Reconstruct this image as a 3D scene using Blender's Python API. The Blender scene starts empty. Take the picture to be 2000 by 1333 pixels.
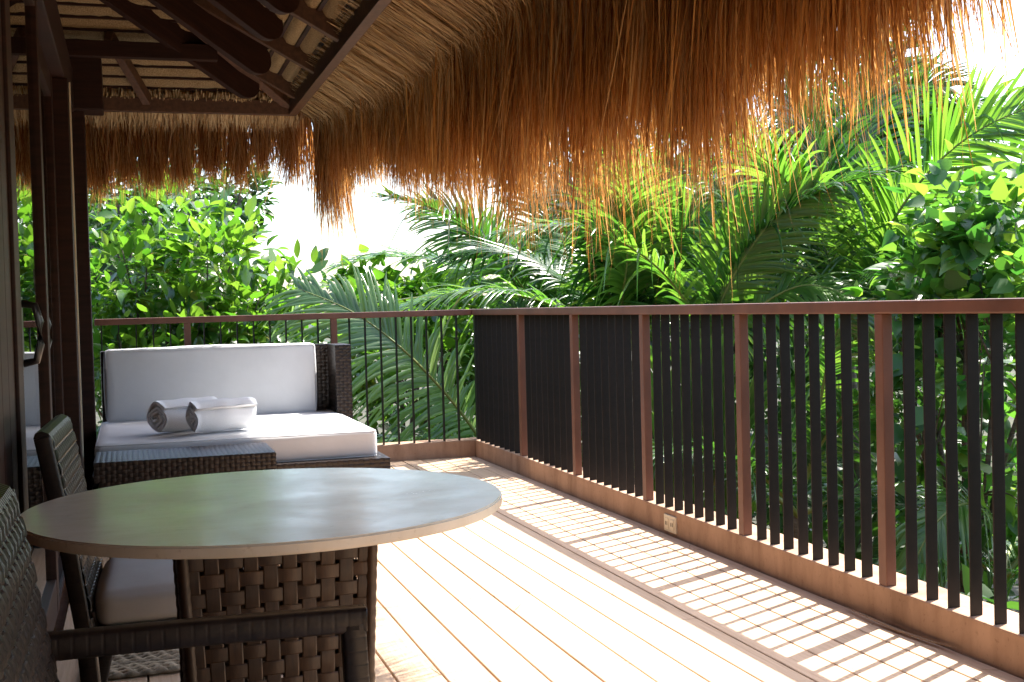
import bpy, bmesh, math, random
import numpy as np
from mathutils import Vector, Matrix

rng = np.random.default_rng(11)
random.seed(5)
S = bpy.context.scene
COL = S.collection
R = math.radians

# ------------------------------------------------------------------ camera, sky, sun, exposure
CAM = np.array([-2.424, -8.64, 1.1153])
YAW, PITCH, ROLL, FPX = 0.3064, -0.0291, -0.0262, 2350.0
_fw = np.array([math.sin(YAW)*math.cos(PITCH), math.cos(YAW)*math.cos(PITCH), math.sin(PITCH)])
_r = np.array([math.cos(YAW), -math.sin(YAW), 0.0]); _u = np.cross(_r, _fw)
_r2 = math.cos(ROLL)*_r + math.sin(ROLL)*_u
_u2 = -math.sin(ROLL)*_r + math.cos(ROLL)*_u
cd = bpy.data.cameras.new('camera'); cam = bpy.data.objects.new('camera', cd); COL.objects.link(cam)
cd.sensor_width = 36.0; cd.lens = FPX/2000*36.0; cd.clip_start = 0.05; cd.clip_end = 6000
cam.matrix_world = Matrix(((_r2[0], _u2[0], -_fw[0], CAM[0]), (_r2[1], _u2[1], -_fw[1], CAM[1]),
                           (_r2[2], _u2[2], -_fw[2], CAM[2]), (0, 0, 0, 1)))
S.camera = cam

SUN = Vector((0.562, 0.286, 1.0)).normalized()
world = bpy.data.worlds.new('World'); S.world = world; world.use_nodes = True
wn = world.node_tree.nodes; wl = world.node_tree.links
sky = wn.new('ShaderNodeTexSky'); sky.sky_type = 'NISHITA'; sky.sun_disc = False
sky.sun_elevation = math.asin(SUN.z); sky.sun_rotation = math.atan2(SUN.x, SUN.y)
sky.air_density = 1.0; sky.dust_density = 2.2; sky.ozone_density = 0.6
wn['Background'].inputs['Strength'].default_value = 0.15
wl.new(sky.outputs[0], wn['Background'].inputs['Color'])
sd = bpy.data.lights.new('sun', 'SUN'); sun = bpy.data.objects.new('sun', sd); COL.objects.link(sun)
sd.energy = 4.1; sd.angle = R(0.53); sd.color = (1.0, 0.95, 0.87)
sun.rotation_euler = SUN.to_track_quat('Z', 'Y').to_euler()
S.view_settings.view_transform = 'Standard'; S.view_settings.look = 'None'
S.view_settings.exposure = 1.9; S.view_settings.gamma = 1.0
S.render.engine = 'CYCLES'
S.cycles.max_bounces = 10; S.cycles.diffuse_bounces = 5; S.cycles.glossy_bounces = 4
S.cycles.transparent_max_bounces = 12; S.cycles.transmission_bounces = 6
S.cycles.use_denoising = True
S.cycles.caustics_reflective = False; S.cycles.caustics_refractive = False


def wp(px, py, depth):
    """world point seen at photo position (px, py) at a given distance along the view axis"""
    return CAM + depth*(_fw + (px-1000)/FPX*_r2 - (py-666.5)/FPX*_u2)


# ------------------------------------------------------------------ helpers
def tag(o, label=None, cat=None, group=None, kind=None):
    if label: o['label'] = label
    if cat: o['category'] = cat
    if group: o['group'] = group
    if kind: o['kind'] = kind
    return o


def empty(name, loc=(0, 0, 0), parent=None):
    o = bpy.data.objects.new(name, None); COL.objects.link(o); o.location = loc; o.empty_display_size = .1
    o.parent = parent
    return o


def link(name, me, parent=None, loc=None):
    o = bpy.data.objects.new(name, me); COL.objects.link(o); o.parent = parent
    if loc is not None: o.location = loc
    return o


def mesh_np(name, V, F, mat, smooth=False):
    """V (n,3); F (m,4) or (m,3) index arrays, or list of such arrays"""
    V = np.asarray(V, np.float32).reshape(-1, 3)
    Fs = F if isinstance(F, list) else [F]
    Fs = [np.asarray(f, np.int32) for f in Fs if len(f)]
    me = bpy.data.meshes.new(name)
    me.vertices.add(len(V)); me.vertices.foreach_set('co', V.ravel())
    idx = np.concatenate([f.ravel() for f in Fs])
    tot = np.concatenate([np.full(len(f), f.shape[1], np.int32) for f in Fs])
    st = np.concatenate([[0], np.cumsum(tot)[:-1]]).astype(np.int32)
    me.loops.add(len(idx)); me.loops.foreach_set('vertex_index', idx)
    me.polygons.add(len(tot)); me.polygons.foreach_set('loop_start', st); me.polygons.foreach_set('loop_total', tot)
    if smooth: me.polygons.foreach_set('use_smooth', np.ones(len(tot), bool))
    me.update(calc_edges=True); me.validate()
    me.materials.append(mat)
    return me


class MB:
    """collects pieces and builds one mesh"""
    def __init__(s): s.v = []; s.f = []; s.n = 0

    def add(s, V, F):
        V = np.asarray(V, float).reshape(-1, 3)
        s.v.append(V)
        for f in F: s.f.append(tuple(int(i)+s.n for i in f))
        s.n += len(V)

    def box(s, a, b, rot=None, piv=None):
        x0, y0, z0 = a; x1, y1, z1 = b
        V = np.array([[x0, y0, z0], [x1, y0, z0], [x1, y1, z0], [x0, y1, z0], [x0, y0, z1], [x1, y0, z1], [x1, y1, z1], [x0, y1, z1]], float)
        if rot is not None:
            M = np.array(rot.to_3x3()); pv = np.array(piv if piv is not None else (V.min(0)+V.max(0))/2); V = (V-pv)@M.T+pv
        s.add(V, [(0, 3, 2, 1), (4, 5, 6, 7), (0, 1, 5, 4), (1, 2, 6, 5), (2, 3, 7, 6), (3, 0, 4, 7)]); return s

    def tube(s, pts, rad, n=8, cap=True, squash=None):
        pts = np.asarray(pts, float); m = len(pts)
        rad = np.broadcast_to(np.asarray(rad, float), (m,))
        T = np.gradient(pts, axis=0); T /= np.linalg.norm(T, axis=1)[:, None]+1e-9
        ref = np.array([0, 0, 1.]) if abs(T[0][2]) < .9 else np.array([1., 0, 0])
        V = []
        for i in range(m):
            a = np.cross(T[i], ref); a /= np.linalg.norm(a)+1e-9; b = np.cross(a, T[i])
            for k in range(n):
                an = 2*math.pi*k/n
                V.append(pts[i]+rad[i]*(math.cos(an)*a+math.sin(an)*b*(squash or 1)))
        F = []
        for i in range(m-1):
            for k in range(n):
                F.append((i*n+k, i*n+(k+1) % n, (i+1)*n+(k+1) % n, (i+1)*n+k))
        if cap:
            F.append(tuple(range(n-1, -1, -1))); F.append(tuple((m-1)*n+k for k in range(n)))
        s.add(V, F); return s

    def prism(s, poly, axis, a, b):
        """extrude a 2-D polygon along an axis (0,1,2) from a to b"""
        n = len(poly); V = []
        for c in (a, b):
            for (p, q) in poly:
                V.append({0: (c, p, q), 1: (p, c, q), 2: (p, q, c)}[axis])
        F = [tuple(range(n-1, -1, -1)), tuple(range(n, 2*n))]+[(k, (k+1) % n, n+(k+1) % n, n+k) for k in range(n)]
        s.add(V, F); return s

    def mesh(s, name, mat, bevel=0, smooth=False, seg=2):
        me = bpy.data.meshes.new(name)
        me.from_pydata([tuple(v) for v in np.concatenate(s.v)], [], s.f)
        bm = bmesh.new(); bm.from_mesh(me); bmesh.ops.recalc_face_normals(bm, faces=bm.faces)
        if bevel:
            bmesh.ops.bevel(bm, geom=[e for e in bm.edges if len(e.link_faces) == 2 and e.calc_face_angle(0) > .6],
                            offset=bevel, segments=seg, affect='EDGES', profile=.6, clamp_overlap=True)
        if smooth:
            for f in bm.faces: f.smooth = True
        bm.to_mesh(me); bm.free(); me.materials.append(mat); return me

    def obj(s, name, mat, parent=None, bevel=0, smooth=False, seg=2, loc=None):
        return link(name, s.mesh(name, mat, bevel, smooth, seg), parent, loc)


def ribbons(P, side, w, fold=0.0):
    """P (N,S,3) centre lines, side (N,S,3) unit, w (N,S) half widths -> verts, quads (3 verts across when fold)"""
    N, Sg, _ = P.shape
    if fold:
        T = np.gradient(P, axis=1); nrm = np.cross(side, T); nrm /= np.linalg.norm(nrm, axis=2)[..., None]+1e-9
        V = np.stack([P-side*w[..., None]+nrm*(w*fold)[..., None], P, P+side*w[..., None]+nrm*(w*fold)[..., None]], 2); c = 3
    else:
        V = np.stack([P-side*w[..., None], P+side*w[..., None]], 2); c = 2
    base = (np.arange(N)*Sg*c)[:, None, None]+(np.arange(Sg-1)*c)[None, :, None]+np.arange(c-1)[None, None, :]
    Q = np.stack([base, base+1, base+c+1, base+c], -1).reshape(-1, 4)
    return V.reshape(-1, 3), Q


def nrmz(a): return a/(np.linalg.norm(a, axis=-1, keepdims=True)+1e-9)


# ------------------------------------------------------------------ materials
def mat(name):
    m = bpy.data.materials.new(name); m.use_nodes = True
    nt = m.node_tree; return m, nt, nt.nodes, nt.links, nt.nodes['Principled BSDF']


def ramp(n, l, src, cols):
    r = n.new('ShaderNodeValToRGB'); e = r.color_ramp.elements
    while len(e) < len(cols): e.new(.5)
    for k, (p, c) in enumerate(cols): e[k].position = p; e[k].color = (*c, 1)
    l.new(src, r.inputs[0]); return r


def noise(n, l, scale, detail=4, rough=.6, vec=None, stretch=None):
    t = n.new('ShaderNodeTexNoise'); t.inputs['Scale'].default_value = scale
    t.inputs['Detail'].default_value = detail; t.inputs['Roughness'].default_value = rough
    tc = n.new('ShaderNodeTexCoord'); src = tc.outputs['Object']
    if vec: src = vec
    if stretch:
        mp = n.new('ShaderNodeMapping'); mp.inputs['Scale'].default_value = stretch; l.new(src, mp.inputs[0]); src = mp.outputs[0]
    l.new(src, t.inputs['Vector']); return t


def bump(n, l, src, b, strength=.3, dist=.01):
    bp = n.new('ShaderNodeBump'); bp.inputs['Strength'].default_value = strength; bp.inputs['Distance'].default_value = dist
    l.new(src, bp.inputs['Height']); l.new(bp.outputs[0], b.inputs['Normal']); return bp


def rand(n, l):
    """0..1 per mesh island and per object"""
    g = n.new('ShaderNodeNewGeometry'); o = n.new('ShaderNodeObjectInfo')
    a = n.new('ShaderNodeMath'); a.operation = 'ADD'; l.new(g.outputs['Random Per Island'], a.inputs[0]); l.new(o.outputs['Random'], a.inputs[1])
    f = n.new('ShaderNodeMath'); f.operation = 'FRACT'; l.new(a.outputs[0], f.inputs[0]); return f.outputs[0]


def simple(name, c1, c2, scale=8, rough=.5, stretch=None, bstr=.1, bdist=.003, spec=.5, pos=(.3, .7), vary=0.0, detail=5):
    m, nt, n, l, b = mat(name)
    t = noise(n, l, scale, detail, .62, stretch=stretch)
    r = ramp(n, l, t.outputs[0], [(pos[0], c1), (pos[1], c2)])
    out = r.outputs[0]
    if vary:
        h = n.new('ShaderNodeHueSaturation'); l.new(out, h.inputs['Color'])
        mr = n.new('ShaderNodeMapRange'); mr.inputs['To Min'].default_value = 1-vary; mr.inputs['To Max'].default_value = 1+vary
        l.new(rand(n, l), mr.inputs['Value']); l.new(mr.outputs[0], h.inputs['Value']); out = h.outputs[0]
    l.new(out, b.inputs['Base Color'])
    b.inputs['Roughness'].default_value = rough; b.inputs['Specular IOR Level'].default_value = spec
    if bstr: bump(n, l, t.outputs[0], b, bstr, bdist)
    return m


def leafmat(name, cols, tcols, rough=.38, tmix=.45, spec=.5):
    m, nt, n, l, b = mat(name)
    rd = rand(n, l)
    c = ramp(n, l, rd, cols); tc = ramp(n, l, rd, tcols)
    t = noise(n, l, 14, 3); hv = n.new('ShaderNodeHueSaturation')
    mr = n.new('ShaderNodeMapRange'); mr.inputs['To Min'].default_value = .75; mr.inputs['To Max'].default_value = 1.25
    l.new(t.outputs[0], mr.inputs['Value']); l.new(mr.outputs[0], hv.inputs['Value']); l.new(c.outputs[0], hv.inputs['Color'])
    l.new(hv.outputs[0], b.inputs['Base Color']); b.inputs['Roughness'].default_value = rough; b.inputs['Specular IOR Level'].default_value = spec
    tr = n.new('ShaderNodeBsdfTranslucent'); l.new(tc.outputs[0], tr.inputs['Color'])
    mx = n.new('ShaderNodeMixShader'); mx.inputs[0].default_value = tmix
    l.new(b.outputs[0], mx.inputs[1]); l.new(tr.outputs[0], mx.inputs[2]); l.new(mx.outputs[0], n['Material Output'].inputs['Surface'])
    return m


M = {}
M['wood'] = simple('dark_stained_timber', (.014, .005, .003), (.036, .0125, .007), 3, .6, (1, 1, 12), .15, .002, spec=.25)
M['woodx'] = simple('dark_stained_timber_beam', (.045, .02, .010), (.11, .05, .024), 3, .55, (12, 12, 12), .12, .002, vary=.15)
M['rail'] = simple('brown_painted_steel', (.10, .038, .023), (.175, .070, .042), 5, .48, (1, 1, .5), .12, .0012, detail=9)
M['bar'] = simple('dark_bronze_painted_bar', (.010, .0078, .0074), (.016, .0118, .0105), 30, .5, None, .25, .0006, spec=.25, vary=.15)
def kerb_mat():
    m, nt, n, l, b = mat('brown_painted_concrete')
    t = noise(n, l, 2.4, 8, .7); st = noise(n, l, 7, 5, .6, stretch=(1, 1, .25)); sp = noise(n, l, 55, 3, .6)
    r = ramp(n, l, t.outputs[0], [(.3, (.34, .22, .15)), (.7, (.46, .305, .215))])
    r2 = ramp(n, l, st.outputs[0], [(.36, (.62, .57, .53)), (.56, (1, 1, 1))])
    r3 = ramp(n, l, sp.outputs[0], [(.30, (.70, .66, .62)), (.40, (1, 1, 1))])
    a = n.new('ShaderNodeMix'); a.data_type = 'RGBA'; a.blend_type = 'MULTIPLY'; a.inputs['Factor'].default_value = .8
    l.new(r.outputs[0], a.inputs['A']); l.new(r2.outputs[0], a.inputs['B'])
    c = n.new('ShaderNodeMix'); c.data_type = 'RGBA'; c.blend_type = 'MULTIPLY'; c.inputs['Factor'].default_value = .7
    l.new(a.outputs['Result'], c.inputs['A']); l.new(r3.outputs[0], c.inputs['B']); l.new(c.outputs['Result'], b.inputs['Base Color'])
    b.inputs['Roughness'].default_value = .78; b.inputs['Specular IOR Level'].default_value = .25
    bump(n, l, sp.outputs[0], b, .25, .003); return m
M['kerb'] = kerb_mat()
M['fabric'] = simple('white_canvas', (.585, .59, .60), (.65, .655, .665), 3.2, .9, None, .22, .012, spec=.2)
M['towel'] = simple('white_terry_towel', (.84, .84, .84), (.9, .9, .9), 260, .95, None, .9, .004, spec=.1)
M['wicker'] = simple('dark_brown_synthetic_rattan', (.010, .0066, .0054), (.026, .0165, .0125), 60, .36, (1, 1, 1), .25, .0006, spec=.35, vary=.3)
M['wickerb'] = simple('brown_synthetic_rattan_strip', (.023, .012, .0068), (.060, .031, .016), 45, .4, (3, 3, .4), .35, .0007, spec=.5, vary=.3)
M['plastic'] = simple('cream_plastic', (.62, .55, .42), (.66, .6, .47), 20, .45, None, .05, .001)
M['black'] = simple('black_metal', (.012, .011, .011), (.02, .018, .017), 30, .35, None, .1, .0005)
M['twig'] = simple('dry_palm_leaf_strip', (.2, .12, .07), (.36, .24, .14), 20, .8)
M['bark'] = simple('grey_brown_bark', (.06, .05, .035), (.16, .13, .1), 9, .9, (1, 1, 6), .6, .02)
M['soil'] = simple('leaf_litter_soil', (.02, .018, .01), (.06, .06, .025), 1.4, .95, None, .5, .1)
M['rug'] = simple('braided_sisal', (.22, .17, .11), (.42, .34, .24), 70, .9, None, .5, .004, vary=.3)
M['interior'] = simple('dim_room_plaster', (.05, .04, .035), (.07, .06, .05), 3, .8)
M['plaster'] = simple('cream_bounce_plaster', (.56, .50, .42), (.64, .58, .50), 2, .85, None, .1, .004)  # pale so the added wall behind the camera bounces warm light
M['socket'] = simple('socket_hole', (.03, .025, .02), (.05, .04, .03), 20, .6)


def deck_mat():
    m, nt, n, l, b = mat('weathered_deck_plank')
    t = noise(n, l, 5, 8, .65, stretch=(14, .55, 1)); g = noise(n, l, 60, 3, .5, stretch=(3, .12, 1))
    r = ramp(n, l, t.outputs[0], [(.22, (.38, .245, .155)), (.5, (.52, .365, .245)), (.8, (.62, .455, .325))])
    h = n.new('ShaderNodeHueSaturation'); l.new(r.outputs[0], h.inputs['Color'])
    mr = n.new('ShaderNodeMapRange'); mr.inputs['To Min'].default_value = .86; mr.inputs['To Max'].default_value = 1.12
    l.new(rand(n, l), mr.inputs['Value']); l.new(mr.outputs[0], h.inputs['Value'])
    l.new(h.outputs[0], b.inputs['Base Color']); b.inputs['Roughness'].default_value = .62; b.inputs['Specular IOR Level'].default_value = .35
    bump(n, l, g.outputs[0], b, .25, .002); return m


def stone_mat():
    m, nt, n, l, b = mat('polished_beige_stone')
    t = noise(n, l, 7, 8, .62, stretch=(1.4, 4, 1)); v = noise(n, l, 46, 6, .72, stretch=(1, 2.2, 1))
    r = ramp(n, l, t.outputs[0], [(.25, (.72, .62, .49)), (.5, (.77, .68, .56)), (.75, (.81, .73, .62))])
    r2 = ramp(n, l, v.outputs[0], [(.30, (.72, .67, .62)), (.40, (1, 1, 1))])
    mx = n.new('ShaderNodeMix'); mx.data_type = 'RGBA'; mx.blend_type = 'MULTIPLY'; mx.inputs['Factor'].default_value = .8
    l.new(r.outputs[0], mx.inputs['A']); l.new(r2.outputs[0], mx.inputs['B']); l.new(mx.outputs['Result'], b.inputs['Base Color'])
    sm = noise(n, l, 5, 6, .7)
    rr = n.new('ShaderNodeMapRange'); rr.inputs['From Min'].default_value = .3; rr.inputs['From Max'].default_value = .7
    rr.inputs['To Min'].default_value = .16; rr.inputs['To Max'].default_value = .28
    l.new(sm.outputs[0], rr.inputs['Value']); l.new(rr.outputs[0], b.inputs['Roughness'])
    b.inputs['Specular IOR Level'].default_value = .5
    bump(n, l, v.outputs[0], b, .03, .0008); return m


def glass_mat():
    m, nt, n, l, b = mat('window_glass')
    n.remove(b)
    tr = n.new('ShaderNodeBsdfTransparent'); tr.inputs[0].default_value = (.8, .84, .82, 1)
    gl = n.new('ShaderNodeBsdfGlossy'); gl.inputs['Roughness'].default_value = .004; gl.inputs[0].default_value = (.95, .97, .96, 1)
    fr = n.new('ShaderNodeFresnel'); fr.inputs['IOR'].default_value = 1.6
    mx = n.new('ShaderNodeMixShader'); l.new(fr.outputs[0], mx.inputs[0]); l.new(tr.outputs[0], mx.inputs[1]); l.new(gl.outputs[0], mx.inputs[2])
    l.new(mx.outputs[0], n['Material Output'].inputs['Surface']); return m


def straw_mat(name, cols, tcols, tmix):
    m, nt, n, l, b = mat(name)
    rd = rand(n, l); c = ramp(n, l, rd, cols); tc = ramp(n, l, rd, tcols)
    l.new(c.outputs[0], b.inputs['Base Color']); b.inputs['Roughness'].default_value = .6; b.inputs['Specular IOR Level'].default_value = .3
    tr = n.new('ShaderNodeBsdfTranslucent'); l.new(tc.outputs[0], tr.inputs['Color'])
    mx = n.new('ShaderNodeMixShader'); mx.inputs[0].default_value = tmix
    l.new(b.outputs[0], mx.inputs[1]); l.new(tr.outputs[0], mx.inputs[2]); l.new(mx.outputs[0], n['Material Output'].inputs['Surface']); return m


M['deck'] = deck_mat(); M['stone'] = stone_mat(); M['glass'] = glass_mat()
M['straw'] = straw_mat('dry_thatch_grass', [(0, (.06, .028, .011)), (.25, (.19, .09, .032)), (.55, (.34, .185, .07)), (.8, (.46, .29, .125)), (1, (.40, .31, .20))],
                       [(0, (.33, .112, .022)), (.3, (.61, .25, .052)), (.65, (.80, .375, .092)), (1, (.88, .54, .20))], .5)
M['pale'] = straw_mat('pale_thatch_stalks', [(0, (.24, .14, .06)), (.35, (.46, .31, .145)), (1, (.66, .49, .27))],
                      [(0, (.3, .15, .05)), (1, (.5, .3, .1))], .12)
M['thatch'] = simple('packed_thatch', (.20, .12, .05), (.62, .46, .26), 60, .9, (3, 3, 3), 1, .02, spec=.1, detail=8)
M['palm'] = leafmat('palm_leaflet', [(0, (.030, .085, .020)), (.5, (.05, .125, .028)), (.96, (.085, .165, .035)), (1, (.22, .15, .05))],
                    [(0, (.10, .32, .03)), (.5, (.22, .52, .04)), (1, (.36, .60, .06))], .24, .37, .85)
M['palmy'] = leafmat('yellow_green_palm_leaflet', [(0, (.05, .125, .02)), (1, (.09, .17, .03))],
                     [(0, (.17, .46, .03)), (1, (.32, .58, .05))], .3, .42, .7)
M['palmd'] = leafmat('deep_green_palm_leaflet', [(0, (.022, .062, .022)), (1, (.045, .10, .030))],
                     [(0, (.06, .22, .02)), (1, (.12, .34, .03))], .24, .30, .85)
M['palma'] = leafmat('sun_brightened_palm_leaflet', [(0, (.05, .11, .04)), (1, (.10, .17, .06))],
                     [(0, (.30, .55, .12)), (1, (.52, .76, .22))], .2, .5, 1.0)  # leaflet colours lifted to stand in for sunlight and glints on the big frond
M['rachis'] = simple('palm_frond_stalk', (.10, .15, .03), (.22, .24, .05), 10, .5)
M['leaf'] = leafmat('glossy_broad_leaf', [(0, (.030, .085, .016)), (.6, (.06, .135, .022)), (.95, (.12, .20, .03)), (1, (.22, .15, .03))],
                    [(0, (.10, .34, .02)), (.5, (.24, .52, .03)), (1, (.32, .58, .05))], .22, .38, .9)
M['leaf2'] = leafmat('vine_leaf', [(0, (.026, .085, .024)), (.7, (.05, .13, .03)), (1, (.09, .17, .035))],
                     [(0, (.07, .28, .03)), (.6, (.18, .46, .04)), (1, (.40, .64, .06))], .4, .42, .5)
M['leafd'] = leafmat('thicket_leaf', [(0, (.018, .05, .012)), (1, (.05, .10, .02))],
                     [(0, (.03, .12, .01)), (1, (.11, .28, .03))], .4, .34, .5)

# ------------------------------------------------------------------ the setting
# ground, one sheet to the horizon, lower than the raised deck
g = MB(); N = 40
xs = np.concatenate([[-3000, -800, -200, -60], np.linspace(-30, 30, N), [60, 200, 800, 3000]])
V = []; 
for y in xs:
    for x in xs:
        V.append((x, y, -2.4+.18*math.sin(x*.7+1)*math.cos(y*.6) if max(abs(x), abs(y)) < 40 else -2.4))
K = len(xs)
g.add(V, [(j*K+i, j*K+i+1, (j+1)*K+i+1, (j+1)*K+i) for j in range(K-1) for i in range(K-1)])
tag(g.obj('ground', M['soil'], smooth=True), kind='structure')

HC, KW = 0.124, 0.17         # kerb height and width
YB = -11.0                   # deck runs on behind the camera
XW = -2.72                   # house wall line
platform = MB().box((XW-4.2, YB, -2.6), (KW-.02, KW-.02, -.04))
tag(platform.obj('deck_platform', M['kerb']), kind='structure')

deck = empty('deck', (0, 0, 0)); tag(deck, kind='structure')
PITCHB, GAP = 0.1425, 0.0062
k = 0; xr = -.0025
edges = [0.0]+[-.13-.1425*i for i in range(19)]
plank_cache = {}
for i in range(len(edges)-1):
    x1, x0 = edges[i], edges[i+1]
    w = x1-x0-GAP
    js = [YB] + sorted([-4.218 + d for d in ((0, 3.05, -3.4) if i in (7, 8, 10, 11, 6) or i % 3 == 2 else (1.55+.31*(i % 4), -1.75-.2*(i % 3), -4.3))]) + [0.0]
    if i in (4, 5): js = [YB, -6.9, -3.92-.9*(i == 4), -.9, 0.0]
    for a, b_ in zip(js[:-1], js[1:]):
        L = b_-a-.004
        m_ = MB().box((-w/2, -L/2, -.026), (w/2, L/2, 0)).mesh('plank', M['deck'], bevel=.0022, seg=1)
        o = link('plank', m_, deck, ((x0+x1)/2, (a+b_)/2, random.uniform(-.0008, .0008)))
        o.rotation_euler.y = random.uniform(-.003, .003)

kerb = MB().box((0, YB, -.03), (KW, KW, HC)).obj('deck_kerb', M['kerb'], bevel=.006); tag(kerb, kind='structure')
kerb2 = MB().box((XW-.3, 0, -.03), (-.001, KW, HC-.001)).obj('deck_kerb', M['kerb'], bevel=.006); tag(kerb2, kind='structure')

# room behind the glass doors
room = MB().box((XW-4, YB, -.06), (XW-.12, -.2, -.02)).box((XW-4.1, YB, -.02), (XW-4, -.2, 3.2)).box((XW-4, -.32, -.02), (XW-.12, -.2, 3.2)).box((XW-4, YB, 3.0), (XW-.14, -.2, 3.1)).box((XW-4, YB-.1, -.02), (XW-.12, YB, 3.2))
tag(room.obj('house_interior', M['interior']), kind='structure')

# ------------------------------------------------------------------ railings
HR, HB = 1.10, 1.0557
side = empty('railing', (0, -5, HC)); tag(side, 'long brown railing with wide dark flat bars along the right of the deck', 'railing')
back = empty('railing', (-1.3, 0, HC)); tag(back, 'brown railing with thin dark bars across the far end behind the daybed', 'railing')
def put(o, parent):
    o.parent = parent; o.location = Vector(o.location)-Vector(parent.location); return o
RW = 0.085
put(MB().box((0, YB, HB), (RW, RW, HR)).obj('top_rail', M['rail'], bevel=.006), side)
put(MB().box((XW+.06, 0, HB), (-.001, RW, HR-.001)).obj('top_rail', M['rail'], bevel=.006), back)
PW, PD = .046, .040      # post: along the rail, across it
pm_side = MB().box((0, -PW, 0), (PD, 0, HB-HC)).mesh('post', M['rail'], bevel=.003)
bm_side = MB().box((.008, -.003, -.001), (.052, .003, HB-HC)).mesh('baluster', M['bar'], bevel=.0015, seg=1)
pm_back = MB().box((-PW/2, 0, 0), (PW/2, PD, HB-HC)).mesh('post', M['rail'], bevel=.003)
bm_back = MB().box((-.004, .008, -.001), (.004, .052, HB-HC)).mesh('baluster', M['bar'], bevel=.0015, seg=1)
SP, Y1 = 1.0023, -1.075
py = [Y1-SP*i for i in range(10)]
for y in py:
    put(link('post', pm_side, None, (.004, y, HC)), side)
yy = [0.03]+[y for y in py]
for i, a in enumerate([0.0]+py[:-1]):
    b_ = ([0.0]+py)[i+1]
    a2 = a if i == 0 else a-PW
    nb = 8
    for k in range(nb):
        y = a2+(b_-a2)*(k+1)/(nb+1)
        put(link('baluster', bm_side, None, (0, y+random.uniform(-.002, .002), HC)), side)
px_ = [-1.03, -2.05]
for x in px_: put(link('post', pm_back, None, (x, .004, HC)), back)
for a, b_ in ((-.0, -1.03), (-1.03, -2.05), (-2.05, -3.07)):
    for k in range(8):
        x = a+(b_-a)*(k+1)/9
        if x > XW+.07: put(link('baluster', bm_back, None, (x, 0, HC)), back)
put(MB().box((.030, .030, 0), (.075, .075, HB-HC)).obj('post', M['bar'], bevel=.003, loc=(0, 0, HC)), side)

# socket on the kerb
ou = empty('wall_socket', (0, -3.42, .058)); tag(ou, 'small cream double power socket on the right deck kerb', 'socket')
MB().box((-.009, -.065, -.04), (.001, .065, .04)).obj('cover_plate', M['plastic'], ou, bevel=.003)
for s in (-.03, .03):
    f = MB().box((-.0125, s-.02, -.024), (-.008, s+.02, .024)).obj('socket_face', M['plastic'], ou, bevel=.0015)
    for q in (-.008, .008): MB().box((-.014, s+q-.0018, -.009), (-.0122, s+q+.0018, .009)).obj('slot', M['socket'], f)

tw = [(-.03, -4.93, .012), (-.045, -5.1, .016), (-.04, -5.25, .010), (-.028, -5.4, .012), (-.02, -5.52, .02)]
t_ = MB().tube(tw, [.003, .006, .009, .007, .002], 6, squash=.45).obj('dry_leaf_strip', M['twig'], smooth=True)
tag(t_, 'dry brown palm leaf strip lying along the foot of the right kerb', 'leaf strip')

# ------------------------------------------------------------------ house wall, doors, post
hw = empty('timber_wall', (XW, -7.5, 0)); tag(hw, 'dark stained timber wall edge beside the table at the far left', 'wall')
for i, y in enumerate(np.arange(-5.36, -10.9, -.16)):
    put(MB().box((XW-.08, y-.157, 0), (XW+.012, y, 2.75)).obj('board', M['wood'], None, bevel=.004), hw)
put(MB().box((XW-.1, -5.36, 0), (XW+.022, -5.215, 2.75)).obj('jamb', M['wood'], None, bevel=.006), hw)
hd = empty('door_lintel', (XW, -3.3, 2.4)); tag(hd, 'dark timber lintel above the sliding glass doors', 'lintel')
put(MB().box((XW-.12, -5.2, 2.362), (XW+.012, -.85, 2.62)).obj('lintel_beam', M['wood'], None, bevel=.006), hd)
tr_ = empty('door_track', (XW, -3.3, 0)); tag(tr_, 'grey metal floor track under the sliding glass doors', 'track')
put(MB().box((XW-.13, -5.2, 0.0005), (XW-.005, -1.0, .022)).obj('sill', M['wood'], None, bevel=.003), tr_)
for xx in (-.07, -.014): put(MB().box((XW+xx-.004, -5.2, .022), (XW+xx+.004, -1.0, .03)).obj('rail_bar', M['black'], None), tr_)

def door(y0, y1, x, label, handle_y, hz):
    d = empty('sliding_door', (x, (y0+y1)/2, .03)); tag(d, label, 'door', 'sliding glass doors')
    w = .10; t = .022
    for a in (y0, y1-w): put(MB().box((x-t, a, .031), (x+t, a+w, 2.355)).obj('stile', M['wood'], None, bevel=.004), d)
    put(MB().box((x-t+.002, y0+w, .031), (x+t-.002, y1-w, .16)).obj('bottom_rail', M['wood'], None, bevel=.003), d)
    put(MB().box((x-t+.002, y0+w, 2.24), (x+t-.002, y1-w, 2.355)).obj('top_rail', M['wood'], None, bevel=.003), d)
    put(MB().box((x-.003, y0+w-.005, .155), (x+.003, y1-w+.005, 2.245)).obj('pane', M['glass'], None), d)
    h = put(MB().box((x+t-.001, handle_y-.028, hz-.1), (x+t+.008, handle_y+.028, hz+.1)).obj('handle_plate', M['black'], None, bevel=.003), d)
    pts = [(x+t+.005, handle_y, hz-.082), (x+t+.04, handle_y, hz-.075), (x+t+.052, handle_y, hz-.03), (x+t+.052, handle_y, hz+.03), (x+t+.04, handle_y, hz+.075), (x+t+.005, handle_y, hz+.082)]
    hb = MB().tube(pts, .011, 8).obj('grip', M['black'], None, smooth=True); hb.parent = h; hb.location = -Vector(d.location)*0
    hb.location = -(Vector(h.location)+Vector(d.location))
    return d
door(-5.2, -3.86, XW-.014, 'sliding glass door nearest the camera with a black pull handle', -5.12, 1.075)
door(-3.9, -1.98, XW-.07, 'far sliding glass door beside the veranda post', -3.84, 1.06)
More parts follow.
